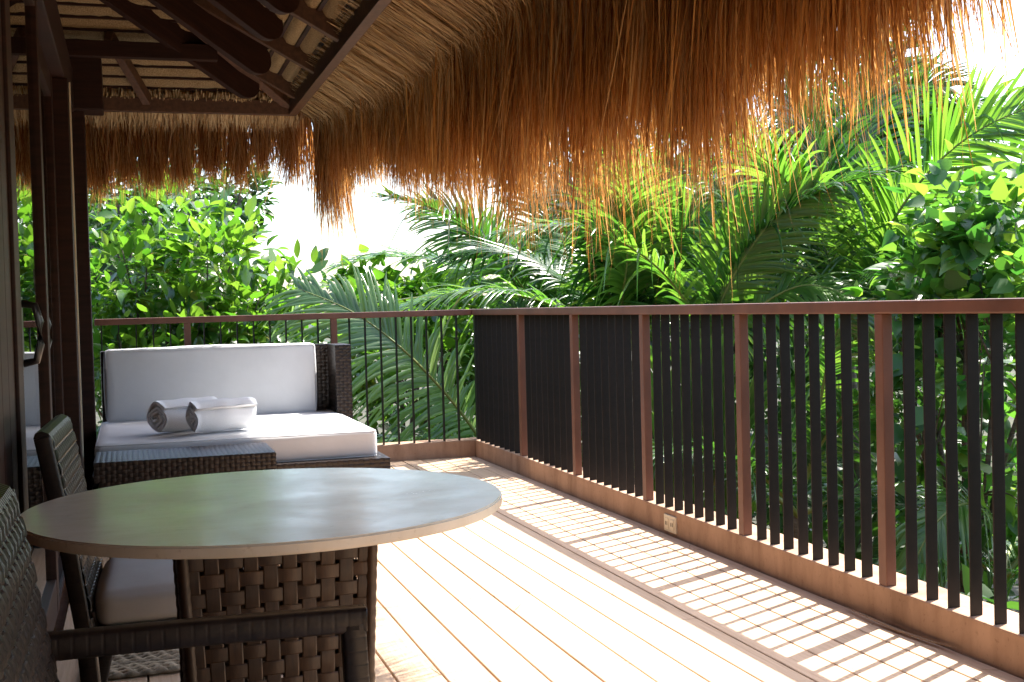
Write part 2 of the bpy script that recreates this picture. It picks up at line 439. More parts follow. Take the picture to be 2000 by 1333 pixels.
fj = empty('door_frame', (XW, -1.88, 0)); tag(fj, 'reddish timber door frame upright between glass door and veranda post', 'door frame')
put(MB().box((XW-.11, -1.96, .001), (XW+.025, -1.80, 2.36)).obj('upright', M['wood'], None, bevel=.005), fj)
put(MB().box((XW+.0255, -1.83, .001), (XW+.033, -1.805, 2.36)).obj('lit_edge_strip', M['plastic'], None), fj)  # pale strip stands in for light catching the edge of the frame
iw = empty('infill_wall', (XW, -1.3, 0)); tag(iw, 'dark timber infill between the door frame and the veranda post', 'wall')
put(MB().box((XW-.10, -1.795, .001), (XW-.02, -.79, 2.36)).obj('panel', M['wood'], None), iw)
vp = empty('veranda_post', (-2.70, -.72, 0)); tag(vp, 'dark square timber veranda post with bracket block behind the left of the daybed', 'post')
put(MB().box((-2.755, -.78, .001), (-2.652, -.66, 2.42)).obj('shaft', M['wood'], None, bevel=.006), vp)
put(MB().box((-2.77, -.84, 2.38), (-2.54, -.60, 2.70)).obj('bracket_block', M['wood'], None, bevel=.01), vp)
ew = empty('end_wall', (-4, -.6, 0)); tag(ew, 'dark timber end wall of the house behind the veranda post', 'wall')
put(MB().box((-6.5, -.66, 0), (-2.757, -.5, 2.6)).obj('panel', M['wood'], None), ew)

bw = empty('added_bounce_wall', (-1.3, -10.4, 0)); tag(bw, kind='structure')  # unseen wall added behind the camera: blocks sky light, bounces warm fill
put(MB().box((XW+.04, -10.52, .001), (.16, -10.4, 3.0)).obj('bounce_face', M['plaster'], None, bevel=.01), bw)
put(MB().box((XW+.04, -10.4, .001), (.16, -10.385, .12)).obj('bounce_wall_skirting', M['wood'], None, bevel=.003), bw)
# ------------------------------------------------------------------ thatched roof
roof = empty('thatched_roof', (-2.5, -4, 2.4)); tag(roof, 'thatched hip roof with shaggy hanging straw eaves over the deck', 'roof')
XE, YE, ZE = -1.37, -.50, 2.43        # inner lower edge of the eave beams
TS = .56                               # roof slope
put(MB().box((XE, YB, ZE), (XE+.055, YE+.055, ZE+.095)).obj('eave_beam', M['woodx'], None, bevel=.004), roof)
put(MB().box((-6.6, YE, ZE+.001), (XE-.001, YE+.055, ZE+.094)).obj('eave_beam', M['woodx'], None, bevel=.004), roof)
ZR = ZE+.085
def zr_r(x): return ZR+TS*(XE-x)
def zr_b(y): return ZR+TS*(YE-y)
# common rafters on the right slope
def rafter(p0, d, L, w, h, name='rafter', rounded=False, m='woodx'):
    d = Vector(d).normalized(); prof = []
    if rounded:
        prof = [(L, h), (L, 0)]
        for k in range(11):
            a = -math.pi/2-math.pi*k/10*.85
            prof.append((.6*h+.6*h*math.cos(a), .5*h+.5*h*math.sin(a)))
        prof.append((.25*h, h))
    else: prof = [(0, 0), (L, 0), (L, h), (0, h)]
    me = MB().prism(prof, 1, -w/2, w/2).mesh(name, M[m], bevel=.004)
    o = link(name, me, None, p0)
    yv = Vector((0, 0, 1)).cross(d).normalized(); zv = d.cross(yv)
    o.rotation_euler = Matrix((d, yv, zv)).transposed().to_euler()
    return put(o, roof)
for y in [-.80-.85*i for i in range(12)]:
    rafter((XE+.0, y, ZR-.03), (-1, 0, TS), 3.6, .055, .10)
for x in [-3.4]:
    rafter((x, YE+.0, ZR-.03), (-.0, -1, TS), 3.0, .055, .10)
rafter((XE+.01, YE+.01, ZR-.05), (-1, -1, TS), 4.6, .07, .13, 'hip_rafter')
# jack brace on the back slope and the dark purlin
rafter((-2.28, YE-.02, ZR-.045), (-.22, -.5, .30), .62, .05, .07, 'brace')
put(MB().box((-6.0, -1.02, zr_b(-1.0)-.125), (-1.86, -.95, zr_b(-1.0)-.03)).obj('purlin', M['wood'], None, bevel=.004), roof)
# heavy planks with rounded ends
for i, (px, py_, dd) in enumerate([(492, 205, 7.75), (514, 160, 7.1), (536, 95, 6.5), (566, 45, 5.95), (600, -30, 5.35)]):
    p = wp(px, py_, dd)
    rafter(p, (-1, -.62, TS*.98), 1.7, .05, .19, 'round_ended_plank', True, 'wood')

# thatch courses between the battens, seen from below
def course(P0, ax, dn, L, w, bulge):
    """P0 start, ax unit along the eave, dn unit up the slope"""
    P0, ax, dn = map(np.array, (P0, ax, dn)); up = np.cross(ax, dn); up = up if up[2] > 0 else -up
    nu, nv = max(8, int(L/.05)), 5
    V = []
    for i in range(nu+1):
        for j in range(nv+1):
            v = j/nv
            V.append(P0+ax*(L*i/nu)+dn*(w*v)-up*(bulge*math.sin(math.pi*v)+rng.normal(0, .0025)))
    F = [(i*(nv+1)+j, (i+1)*(nv+1)+j, (i+1)*(nv+1)+j+1, i*(nv+1)+j+1) for i in range(nu) for j in range(nv)]
    mb = MB(); mb.add(V, F); return put(mb.obj('thatch_course', M['thatch'], None, smooth=True), roof)
sl = math.hypot(1, TS); dR = (-1/sl, 0, TS/sl); dB = (0, -1/sl, TS/sl); WC = .105
for j in range(20):
    s = j*WC
    x = XE+dR[0]*s; z = ZR+.075+dR[2]*s
    course((x, YE-.03-(XE-x)*1.0, z), (0, -1, 0), dR, 10.2-(XE-x), WC-.012, .022)
    put(MB().box((-.011, 0, -.012), (.011, 10.3-(XE-x), .012)).obj('batten', M['wood'], None, loc=(x-.004, YE-10.3, z-.004)), roof)
    y = YE+dB[1]*s
    course((-6.3, y, z), (1, 0, 0), dB, 6.3+XE-.02-(YE-y), WC-.012, .022)
    put(MB().box((-6.3, -.011, -.012), (XE-.02-(YE-y), .011, .012)).obj('batten', M['wood'], None, loc=(0, y-.004, z-.004)), roof)

# the solid thatch layer on top (closed slabs of the two slopes)
def slab(poly_low, th):
    n = len(poly_low); V = [tuple(p) for p in poly_low]+[(p[0], p[1], p[2]+th) for p in poly_low]
    mb = MB(); mb.add(V, [tuple(range(n)), tuple(range(2*n-1, n-1, -1))]+[(k, (k+1) % n, n+(k+1) % n, n+k) for k in range(n)]); return mb
ZT = ZR+.11; rd_ = 2.9; OV = .30
def zt(d): return ZT+TS*d
put(slab([(XE+OV, YE+OV, zt(-OV)), (XE-rd_, YE-rd_, zt(rd_)), (XE-rd_, YB, zt(rd_)), (XE+OV, YB, zt(-OV))], .30).obj('thatch_slab', M['thatch'], None), roof)
put(slab([(XE+OV, YE+OV-.001, zt(-OV)), (-7, YE+OV-.001, zt(-OV)), (-7, YE-rd_, zt(rd_)), (XE-rd_, YE-rd_, zt(rd_))], .299).obj('thatch_slab', M['thatch'], None), roof)
put(slab([(XE-rd_, YE-rd_, zt(rd_)), (-7, YE-rd_, zt(rd_)), (-7, YB, zt(rd_)), (XE-rd_, YB, zt(rd_))], .298).obj('thatch_slab', M['thatch'], None), roof)

def strands(n, along, ztip_fn, over_fn, edge0, axis, uroot=(-.06, .25), layer=(-.01, .30), width=(.0014, .0056), clumpn=11, seg=9, fl=(.35, 1.0), phi_end=(80, 95)):
    """hanging thatch: 'along' positions on the eave; axis 'R' right eave (out = +x) or 'B' back eave (out = +y)"""
    s = along
    ov = over_fn(s); h = rng.uniform(*layer, n)**1.0
    u0 = rng.uniform(*uroot, n)*ov/.5
    # start point in (out, z)
    o0 = u0; z0 = ZR+.045-TS*u0+h
    edge = np.maximum(ov + .06*h + rng.normal(0, .03, n) - u0, .02)
    zt_ = ztip_fn(s); ze = ZR+.045-TS*(ov)+h
    hang = np.maximum(ze-zt_, .12)
    fr = fl[0]+(fl[1]-fl[0])*rng.beta(2.6, 1.5, n)
    hsh = np.modf(np.abs(np.sin(np.round(s*clumpn*.5)*12.9898)*43758.5453))[0]; hs2 = np.modf(np.abs(np.sin(np.round(s*clumpn)*78.233)*15731.7))[0]
    fr = fr*(.66+.30*hsh+.22*hs2)
    Ltot = edge*1.1+hang*fr
    phi0 = math.atan(TS)+rng.normal(0, .05, n); phi1 = np.radians(rng.uniform(*phi_end, n))
    bl = rng.uniform(.18, .42, n)
    P = np.zeros((n, seg, 3)); o = o0.copy(); z = z0.copy(); sl_ = Ltot/(seg-1)
    drift = rng.normal(0, .045, n)+.16*(np.modf(np.abs(np.sin(np.round(s*clumpn)*37.7)*9341.3))[0]-.5); lat = np.zeros(n)
    wob = rng.normal(0, .03, n)
    # clumping along the eave
    cl = np.round(s*clumpn+rng.normal(0, .25, n))/clumpn
    camp = rng.uniform(.25, 1.1, n)
    wph = rng.uniform(0, 6.28, n); wfr = rng.uniform(2, 6, n); wam = rng.normal(0, 1, n)
    for i in range(seg):
        t = i/(seg-1); ell = t*Ltot
        pull = (cl-s)*camp*t**1.25
        P[:, i, 0] = o+.010*np.sin(wph+5*t)*t; P[:, i, 1] = s+lat+pull+.016*wam*np.sin(wph*1.7+wfr*t)*t; P[:, i, 2] = z
        q = np.clip((ell-edge+.12)/bl, 0, 1); q = q*q*(3-2*q)
        ph = phi0+(phi1-phi0)*q+wob*t
        o = o+np.cos(ph)*sl_; z = z-np.sin(ph)*sl_; lat = lat+drift*sl_*(1+t)
    if axis == 'R':
        W3 = np.stack([XE+P[..., 0], P[..., 1], P[..., 2]], -1); sd_ = np.array([.25, 1, 0])
    else:
        W3 = np.stack([P[..., 1], YE+P[..., 0], P[..., 2]], -1); sd_ = np.array([1, .25, 0])
    ang = rng.normal(0, .6, n)
    base = np.stack([np.cos(ang)*sd_[0]-np.sin(ang)*sd_[1], np.sin(ang)*sd_[0]+np.cos(ang)*sd_[1], 0*ang], -1)
    tw_ = rng.normal(0, .9, n)[:, None]*np.linspace(0, 1, seg)[None, :]+ang[:, None]
    side_ = np.stack([np.cos(tw_)*sd_[0]-np.sin(tw_)*sd_[1], np.sin(tw_)*sd_[0]+np.cos(tw_)*sd_[1], 0*tw_], -1); side_ = nrmz(side_)
    wd = (width[0]+(width[1]-width[0])*rng.beta(1.2, 2.4, n))[:, None]*np.interp(np.linspace(0, 1, seg), [0, .5, .85, 1], [.8, 1, .65, .1])[None, :]
    return ribbons(W3, side_, wd)

def tipR(y): return np.interp(-y, [.2, .6, 1.0, 1.6, 2.3, 3.0, 3.9, 5.3, 6.0, 6.4, 6.75, 7.2, 11], [1.66, 1.74, 1.84, 1.78, 1.62, 1.52, 1.41, 1.40, 1.43, 1.47, 1.60, 1.75, 1.7]) + .05*np.sin(y*7.1)+.04*np.sin(y*17.3+1)
def ovR(y): return np.interp(-y, [.2, 1.0, 2.5, 20], [.20, .30, .43, .43])
def tipB(x): return np.interp(x, [-4, -2.7, -2.2, -1.8, -1.5, -1.2], [1.92, 1.90, 1.88, 1.96, 2.02, 1.9])+.03*np.sin(x*9)
def ovB(x): return np.full_like(x, .26)
def ysamp(n, a, b): return rng.uniform(a, b, n)

sets = []
for nn_, cn_ in ((9000, 6.5), (7500, 13), (5500, 24)):
    y = ysamp(nn_, -6.74, -.36); sets.append(('straw', strands(nn_, y, tipR, ovR, 0, 'R', clumpn=cn_)))
for nn_, cn_ in ((3600, 9), (3600, 21)):
    y = ysamp(nn_, -6.74, -4.9); sets.append(('straw', strands(nn_, y, lambda y: tipR(y)+.03, ovR, 0, 'R', clumpn=cn_, width=(.002, .0085), fl=(.3, .95))))
n1b = 110; y = ysamp(n1b, -7.3, -6.8); sets.append(('straw', strands(n1b, y, lambda y: 1.52+.1*np.sin(y*23), ovR, 0, 'R', clumpn=7)))
n1c = 5000; y = ysamp(n1c, -10.9, -7.25); sets.append(('straw', strands(n1c, y, tipR, ovR, 0, 'R', width=(.005, .010), seg=6)))
n2 = 11000; x = rng.uniform(-3.6, -1.22, n2); sets.append(('straw', strands(n2, x, tipB, ovB, 0, 'B', fl=(.5, 1.05), clumpn=19)))
# hip bundle at the corner
n3 = 750; s_ = rng.normal(-.42, .06, n3)
sets.append(('straw', strands(n3, s_, lambda y: np.full_like(y, 1.46), lambda y: np.full_like(y, .17), 0, 'R', fl=(.3, 1.12), clumpn=20)))
# long stray blades
n4 = 260; y = ysamp(n4, -6.7, -.6); sets.append(('straw', strands(n4, y, lambda y: tipR(y)-.05, ovR, 0, 'R', fl=(.7, 1.1), width=(.0009, .0024), phi_end=(70, 108), seg=12)))
Vs, Qs, o_ = [], [], 0
for _, (V_, Q_) in sets:
    Vs.append(V_); Qs.append(Q_+o_); o_ += len(V_)
me = mesh_np('hanging_straw', np.concatenate(Vs), np.concatenate(Qs), M['straw'])
tag(put(link('hanging_straw', me, None, (0, 0, 0)), roof), 'shaggy orange brown straw fringe hanging from the eaves', kind='stuff')
# pale stalks packed on the underside of the overhang
n5 = 7000; y = ysamp(n5, -8, -.4)
a = strands(n5, y, lambda y: tipR(y)+.25, ovR, 0, 'R', uroot=(-.08, .35), layer=(-.055, -.005), width=(.0015, .004), seg=7, fl=(.02, .8), clumpn=30)
n6 = 2200; x = rng.uniform(-3.2, -1.3, n6)
b_ = strands(n6, x, lambda x: tipB(x)+.3, ovB, 0, 'B', uroot=(-.08, .2), layer=(-.055, -.005), width=(.002, .004), seg=6, fl=(.02, .3), clumpn=30)
me = mesh_np('pale_stalks', np.concatenate([a[0], b_[0]]), np.concatenate([a[1], b_[1]+len(a[0])]), M['pale'])
tag(put(link('pale_stalks', me, None, (0, 0, 0)), roof), 'pale straw stalks on the underside of the overhang', kind='stuff')

# ------------------------------------------------------------------ woven furniture helpers
def strip_mesh(name, P, side_, nor, w, t, m):
    """closed flat strip along P (S,3), 5-point section"""
    Sg = len(P); prof = [(-.5, -.2), (-.42, .7), (0, 1.0), (.42, .7), (.5, -.2), (0, -.5)]; bands = [(0, 1), (1, 2, 3), (3, 4), (4, 5, 0)]
    V, F = [], []
    for bd in bands:
        o = len(V); K = len(bd)
        for i in range(Sg): V += [tuple(P[i]+side_[i]*(prof[k][0]*w)+nor[i]*(prof[k][1]*t)) for k in bd]
        F += [(o+i*K+k, o+i*K+k+1, o+(i+1)*K+k+1, o+(i+1)*K+k) for i in range(Sg-1) for k in range(K-1)]
    me = bpy.data.meshes.new(name); me.from_pydata(V, [], F)
    me.polygons.foreach_set('use_smooth', np.ones(len(F), bool)); me.materials.append(m); return me


def weave(patch, nu, nv, wu, wv, amp, t, m, parent, name='strip', over=1, res=3, inv=False):
    """patch(u,v)->(p, normal); nu strips run along v, nv strips along u; every strip an object"""
    def ev(u, v): p, n = patch(u, v); return np.asarray(p, float), np.asarray(n, float)
    for d in (0, 1):
        na, nb, w = (nu, nv, wu) if d == 0 else (nv, nu, wv)
        for i in range(na):
            c = (i+.5)/na; P = []; Nn = []; Sd = []
            m_ = nb*res
            for k in range(m_+1):
                q = k/m_
                ph = q*nb-.5
                sgn = math.cos(math.pi*(ph+i))*(1 if d == 0 else -1)
                p, nn = ev(c, q) if d == 0 else ev(q, c)
                e = 1e-3
                p2, _ = ev(min(c+e, 1), q) if d == 0 else ev(q, min(c+e, 1))
                p1, _ = ev(max(c-e, 0), q) if d == 0 else ev(q, max(c-e, 0))
                sv = p2-p1; sv /= np.linalg.norm(sv)+1e-9
                P.append(p+nn*amp*sgn); Nn.append(nn); Sd.append(sv)
            me = strip_mesh(name, np.array(P), np.array(Sd), np.array(Nn), w, t, m)
            link(name, me, parent)


def basket(mb, p0, U, V_, n, cu, cv, h=.003):
    """small closed basket weave as bulged cells over a rectangle, for wicker seen from far"""
    p0, U, V_, n = map(lambda a: np.array(a, float), (p0, U, V_, n))
    lu, lv = np.linalg.norm(U), np.linalg.norm(V_)
    nu, nv = max(1, round(lu/cu)), max(1, round(lv/cv))
    for i in range(nu):
        for j in range(nv):
            horiz = (i+j) % 2
            g_ = .04
            ext = .10
            us = np.linspace(i+g_-(ext if horiz else 0), i+1-g_+(ext if horiz else 0), 4)/nu
            vs = np.linspace(j+g_-(0 if horiz else ext), j+1-g_+(0 if horiz else ext), 4)/nv
            vv = []
            for a in range(4):
                for b in range(4):
                    t = a/3 if horiz else b/3
                    c = b/3 if horiz else a/3
                    hh = h*math.sin(math.pi*t)+h*.25*math.sin(math.pi*c)-h*.2
                    vv.append(p0+U*np.clip(us[a], 0, 1)+V_*np.clip(vs[b], 0, 1)+n*hh)
            mb.add(vv, [(a*4+b, (a+1)*4+b, (a+1)*4+b+1, a*4+b+1) for a in range(3) for b in range(3)])


def basket_box(name, a, b, parent, cu=.024, cv=.018, core=True, faces='xXyYZ'):
    (x0, y0, z0), (x1, y1, z1) = a, b; mb = MB()
    if core: mb.box((x0+.003, y0+.003, z0+.003), (x1-.003, y1-.003, z1-.003))
    if 'y' in faces: basket(mb, (x0, y0, z0), (x1-x0, 0, 0), (0, 0, z1-z0), (0, -1, 0), cu, cv)
    if 'Y' in faces: basket(mb, (x1, y1, z0), (x0-x1, 0, 0), (0, 0, z1-z0), (0, 1, 0), cu, cv)
    if 'x' in faces: basket(mb, (x0, y1, z0), (0, y0-y1, 0), (0, 0, z1-z0), (-1, 0, 0), cu, cv)
    if 'X' in faces: basket(mb, (x1, y0, z0), (0, y1-y0, 0), (0, 0, z1-z0), (1, 0, 0), cu, cv)
    if 'Z' in faces: basket(mb, (x0, y0, z1), (x1-x0, 0, 0), (0, y1-y0, 0), (0, 0, 1), cu, cv)
    me = bpy.data.meshes.new(name); me.from_pydata([tuple(v) for v in np.concatenate(mb.v)], [], mb.f)
    me.polygons.foreach_set('use_smooth', np.ones(len(mb.f), bool)); me.materials.append(M['wicker'])
    return link(name, me, parent)


def cushion(name, a, b, parent, r=.035, puff=.012, m='fabric', seed=0, nx=28, ny=24):
    """a soft rounded box with slightly crowned faces"""
    a, b = np.array(a, float), np.array(b, float); c = (a+b)/2; hs = (b-a)/2
    bm = bmesh.new(); bmesh.ops.create_cube(bm, size=2)
    bmesh.ops.subdivide_edges(bm, edges=bm.edges[:], cuts=nx, use_grid_fill=True)
    rs = np.random.default_rng(seed); ph = rs.uniform(0, 6, 8)
    for v in bm.verts:
        p = np.array(v.co)
        # concentrate samples near the edges
        p = np.sign(p)*np.abs(p)**.6
        q = p*hs
        inner = hs-r; core = np.clip(q, -inner, inner); d = q-core; L = np.linalg.norm(d)
        if L > 1e-9: q = core+d/L*min(r, L if np.count_nonzero(np.abs(d) > 1e-6) == 1 else r)
        un = 1-p**2
        for ax in range(3):
            o1, o2 = [k for k in range(3) if k != ax]
            if abs(p[ax]) > .98: q[ax] += np.sign(p[ax])*puff*un[o1]*un[o2]
        q[2] += .0018*math.sin(9*q[0]+ph[0])*math.sin(7*q[1]+ph[1])+.0008*math.sin(23*q[0]+11*q[1]+ph[2])
        v.co = Vector(q+c)
    for f in bm.faces: f.smooth = True
    me = bpy.data.meshes.new(name); bm.to_mesh(me); bm.free(); me.materials.append(M[m])
    return link(name, me, parent)


def piping(name, pts, parent, r=.004):
    return MB().tube(pts, r, 6).obj(name, M['fabric'], parent, smooth=True)

# ------------------------------------------------------------------ daybed
db = empty('daybed', (-1.85, -1.1, 0)); tag(db, 'wide dark wicker daybed with white mattress and white back cushion', 'daybed')
put(basket_box('base', (-2.645, -1.95, .02), (-1.05, -.2, .275), None, .03, .024), db)
for x in (-2.6, -1.1):
    for yv in (-1.9, -.25): put(MB().box((x-.03, yv-.03, 0), (x+.03, yv+.03, .025)).obj('foot', M['black'], None), db)
put(basket_box('back_panel', (-2.62, -.30, .275), (-1.022, -.2, .885), None, .03, .024), db)
put(basket_box('side_panel', (-1.127, -.62, .275), (-1.022, -.301, .885), None, .026, .022), db)
mt = put(cushion('mattress', (-2.63, -1.86, .27), (-1.10, -.33, .432), None, .028, .010, seed=1), db)
bc = put(cushion('back_cushion', (-2.595, -.46, .425), (-1.235, -.305, .898), None, .026, .010, seed=2), db)
bc.rotation_euler.x = R(0)
def ring(x0, x1, y0, y1, rr, f):
    out = []
    for cx, cy, a0 in ((x1-rr, y0+rr, -90), (x1-rr, y1-rr, 0), (x0+rr, y1-rr, 90), (x0+rr, y0+rr, 180)):
        for k in range(6): a = R(a0+18*k); out.append(f(cx+rr*math.cos(a), cy+rr*math.sin(a)))
    out.append(out[0]); return out
for zc in (.281, .4215):
    o = piping('piping', ring(-2.6235, -1.1065, -1.8535, -.3365, .022, lambda x, y, zc=zc: (x, y, zc)), None, .0042); put(o, db)
    o.parent = mt; o.location = (0, 0, 0)
o = piping('piping', ring(-2.588, -1.242, .432, .891, .02, lambda x, z: (x, -.4545, z)), None, .0042); o.parent = bc; o.location = (0, 0, 0)

# rolled towels
def towel(loc, rz, label, seed):
    t = empty('rolled_towel', loc); tag(t, label, 'towel', 'rolled towels on the daybed')
    rs = np.random.default_rng(seed); L, turns, r0, r1 = .33, 3.4, .012, .09
    n = 120; th = np.linspace(0, turns*2*math.pi, n); r = r0+(r1-r0)*th/th[-1]
    m_ = 14; xs_ = np.linspace(-L/2, L/2, m_); V = []
    tk = .0215
    for lay in (0, 1):
        for i, x in enumerate(xs_):
            e = abs(x)/(L/2)
            for k in range(n):
                rr_ = (r[k]-(tk if lay else 0))*(1+.05*math.sin(2*th[k]/turns+seed)*.6-.06*e**6)+.0022*math.sin(40*x+th[k]*1.3)
                rag = .012*math.sin(th[k]*.9+seed)+.006*math.sin(th[k]*3.1)
                xx = x+(rag*(1 if e > .9 else 0)*np.sign(x))+.012*e*(1-r[k]/r1)*np.sign(x)
                zz = max(rr_*math.sin(th[k]), -r1*.9)
                V.append((xx, rr_*math.cos(th[k])*1.03, zz+r1*.9))
    F = []
    A = m_*n
    for lay in (0, 1):
        for i in range(m_-1):
            for k in range(n-1):
                q = (lay*A+i*n+k, lay*A+i*n+k+1, lay*A+(i+1)*n+k+1, lay*A+(i+1)*n+k); F.append(q if lay == 0 else q[::-1])
    for i in (0, m_-1):
        for k in range(n-1): F.append((i*n+k, i*n+k+1, A+i*n+k+1, A+i*n+k))
    for k in (0, n-1):
        for i in range(m_-1): F.append((i*n+k, (i+1)*n+k, A+(i+1)*n+k, A+i*n+k))
    me = bpy.data.meshes.new('roll'); me.from_pydata(V, [], F); me.polygons.foreach_set('use_smooth', np.ones(len(F), bool)); me.materials.append(M['towel'])
    o = link('roll', me, t)
    t.rotation_euler.z = rz; o.scale = (1.08, 1.14, 1.14)
    return t
towel((-1.95, -1.60, .438), R(24), 'rolled white towel in front, nearer the middle of the daybed', 1)
towel((-2.14, -1.43, .438), R(28), 'rolled white towel half hidden behind the other, nearer the wall', 3)

# woven low table in front of the daybed
ot = empty('wicker_bench', (-2.18, -2.18, 0)); tag(ot, 'low dark wicker box table in front of the daybed', 'low table')
put(basket_box('top_slab', (-2.62, -2.43, .30), (-1.74, -1.935, .40), None, .026, .02), ot)
put(basket_box('body', (-2.60, -2.41, .03), (-1.76, -1.955, .299), None, .026, .02), ot)
for x in (-2.57, -1.79):
    for yv in (-2.38, -1.98): put(MB().box((x-.02, yv-.02, 0), (x+.02, yv+.02, .03)).obj('foot', M['black'], None), ot)

# ------------------------------------------------------------------ round stone table on a woven pedestal
TC = (-2.18, -6.262); TR = .457
tb = empty('round_table', (TC[0], TC[1], 0)); tag(tb, 'round polished beige stone table on a woven brown pedestal', 'table')
bm = bmesh.new(); bmesh.ops.create_cone(bm, cap_ends=True, segments=128, radius1=TR, radius2=TR, depth=.021)
bmesh.ops.bevel(bm, geom=[e for e in bm.edges if e.calc_face_angle(0) > 1], offset=.0035, segments=2, affect='EDGES')
me = bpy.data.meshes.new('table_top'); bm.to_mesh(me); bm.free(); me.materials.append(M['stone'])
link('table_top', me, tb, (0, 0, .7395))
basep = empty('pedestal', (0, 0, 0), tb)
def hw_(z): return np.interp(z, [0, .2, .45, .72], [.182, .166, .164, .176])
for f in range(4):
    c, s = [(1, 0), (0, 1), (-1, 0), (0, -1)][f]
    def patch(u, v, c=c, s=s):
        z = .012+.708*v; h = hw_(z)
        x, y = (u-.5)*2*h, -h
        return ((c*x-s*y), (s*x+c*y), z), (s, -c, 0) if True else None
    weave(patch, 10, 21, .0264, .0260, .0021, .0013, M['wickerb'], basep, 'rattan_strip', res=4)
# wrapped corner canes
for sx in (-1, 1):
    for sy in (-1, 1):
        mb = MB(); pts = [(sx*(hw_(z)-.004), sy*(hw_(z)-.004), z) for z in np.linspace(.008, .722, 90)]
        mb.tube(pts, [.0105+.0016*abs(math.sin(k*1.05)) for k in range(90)], 8)
        mb.obj('corner_cane', M['wickerb'], basep, smooth=True)
MB().box((-.17, -.17, .722), (.17, .17, .729)).obj('top_frame', M['black'], tb)
MB().box((-.17, -.17, 0), (.17, .17, .012)).obj('base_frame', M['black'], tb)

# ------------------------------------------------------------------ wicker armchairs facing the table
def wrapped(name, pts, hwid, hhei, parent, pitch=.017, m='wicker'):
    """bar with a bound wicker wrap: a rounded box section whose size ripples along its length"""
    pts = np.array(pts, float); d = np.linalg.norm(np.diff(pts, axis=0), axis=1); Lc = np.concatenate([[0], np.cumsum(d)])
    n = max(12, int(Lc[-1]/pitch*10)); q = np.linspace(0, Lc[-1], n+1)
    C = np.stack([np.interp(q, Lc, pts[:, k]) for k in range(3)], 1)
    T = nrmz(np.gradient(C, axis=0)); ref = np.array([0, 1, 0.])
    prof = [(1, .7), (.86, .93), (.4, 1), (-.4, 1), (-.86, .93), (-1, .7), (-1, -.7), (-.86, -.93), (-.4, -1), (.4, -1), (.86, -.93), (1, -.7)]
    K = len(prof); V = []
    for i in range(n+1):
        b = nrmz(np.cross(T[i], ref)); rip = 1+.026*min(1, 4.0*abs(math.sin(math.pi*q[i]/pitch)))-.02
        for (u, v) in prof: V.append(C[i]+ref*(u*hwid*rip)+b*(v*hhei*rip))
    F = [(i*K+k, i*K+(k+1) % K, (i+1)*K+(k+1) % K, (i+1)*K+k) for i in range(n) for k in range(K)]
    F += [tuple(range(K-1, -1, -1)), tuple(n*K+k for k in range(K))]
    me = bpy.data.meshes.new(name); me.from_pydata([tuple(v) for v in V], [], F)
    me.polygons.foreach_set('use_smooth', np.ones(len(F), bool)); me.materials.append(M[m]); return link(name, me, parent)

def armchair(label):
    """local axes: x forward, y across, origin on the floor below the middle of the seat"""
    t = empty('wicker_armchair'); tag(t, label, 'chair', 'wicker armchairs at the round table')
    HWd = .26
    def bx(z): return -.200-.165*(max(z, .40)-.40)-.25*max(z-.80, 0)**1.5
    # backrest core and woven faces
    bk = empty('backrest', (0, 0, 0), t)
    mb = MB(); zs = np.linspace(.36, .865, 14)
    poly = [(bx(z)-.002, z) for z in zs]+[(bx(.865)-.014, .878)]+[(bx(z)-.030, z) for z in zs[::-1]]
    mb.prism(poly, 1, -HWd+.006, HWd-.006); mb.obj('core', M['wicker'], bk, bevel=.006)
    def front(u, v):
        z = .37+.50*v; return (bx(z)+.003, (u-.5)*2*(HWd-.012), z), (.97, 0, .23)
    weave(front, 25, 15, .0190, .0305, .0040, .0022, M['wicker'], bk, 'weave_strip', res=2)
    # top and side wrap
    wrapped('back_edge', [(bx(.36)-.015, HWd, .36), (bx(.6)-.015, HWd, .6), (bx(.86)-.015, HWd, .868)], .011, .019, bk)
    wrapped('back_edge', [(bx(.36)-.015, -HWd, .36), (bx(.6)-.015, -HWd, .6), (bx(.86)-.015, -HWd, .868)], .011, .019, bk)
    mbt = MB(); n = 34
    for k in range(n):
        y0 = -HWd+.004+(2*HWd-.008)*k/n; y1 = y0+(2*HWd-.008)/n*.9
        pr = [(bx(.855)+.006, .862), (bx(.87)+.001, .877), (bx(.87)-.014, .884), (bx(.87)-.029, .879), (bx(.86)-.036, .866), (bx(.84)-.029, .84), (bx(.84)-.002, .845)]
        MB().prism(pr, 1, y0, y1).obj('top_wrap', M['wicker'], bk, bevel=.003)
    # seat
    st = basket_box('seat', (-.21, -HWd+.02, .33), (.245, HWd-.02, .385), t, .024, .02)
    cushion('seat_cushion', (-.195, -HWd+.03, .384), (.24, HWd-.03, .475), t, .03, .010, seed=7, nx=16)
    # arms with front posts
    for s in (-1, 1):
        y = s*HWd
        ax = bx(.62)-.01
        wrapped('arm', [(ax, y, .640), (-.05, y, .639), (.14, y, .636), (.225, y, .634)], .020, .019, t, .021)
        wrapped('front_leg', [(.205, y, .63), (.212, y, .45), (.212, y, .2), (.205, y, 0)], .020, .019, t, .021)
        wrapped('back_leg', [(bx(.40)-.02, y*.94, .42), (bx(.4)-.005, y*.94, .2), (bx(.4)-.05, y*.94, 0)], .02, .022, t, .02)
    return t
def copy_tree(o, parent=None):
    c = o.copy(); COL.objects.link(c); c.parent = parent
    for ch in list(o.children): copy_tree(ch, c)
    return c
ch1 = armchair('dark wicker armchair close to the camera, cut off by the left edge')
ch2 = copy_tree(ch1); ch2['label'] = 'dark wicker armchair with white seat cushion behind the round table'
ch1.location = (-2.315, -7.045, 0); ch1.rotation_euler.z = R(0)
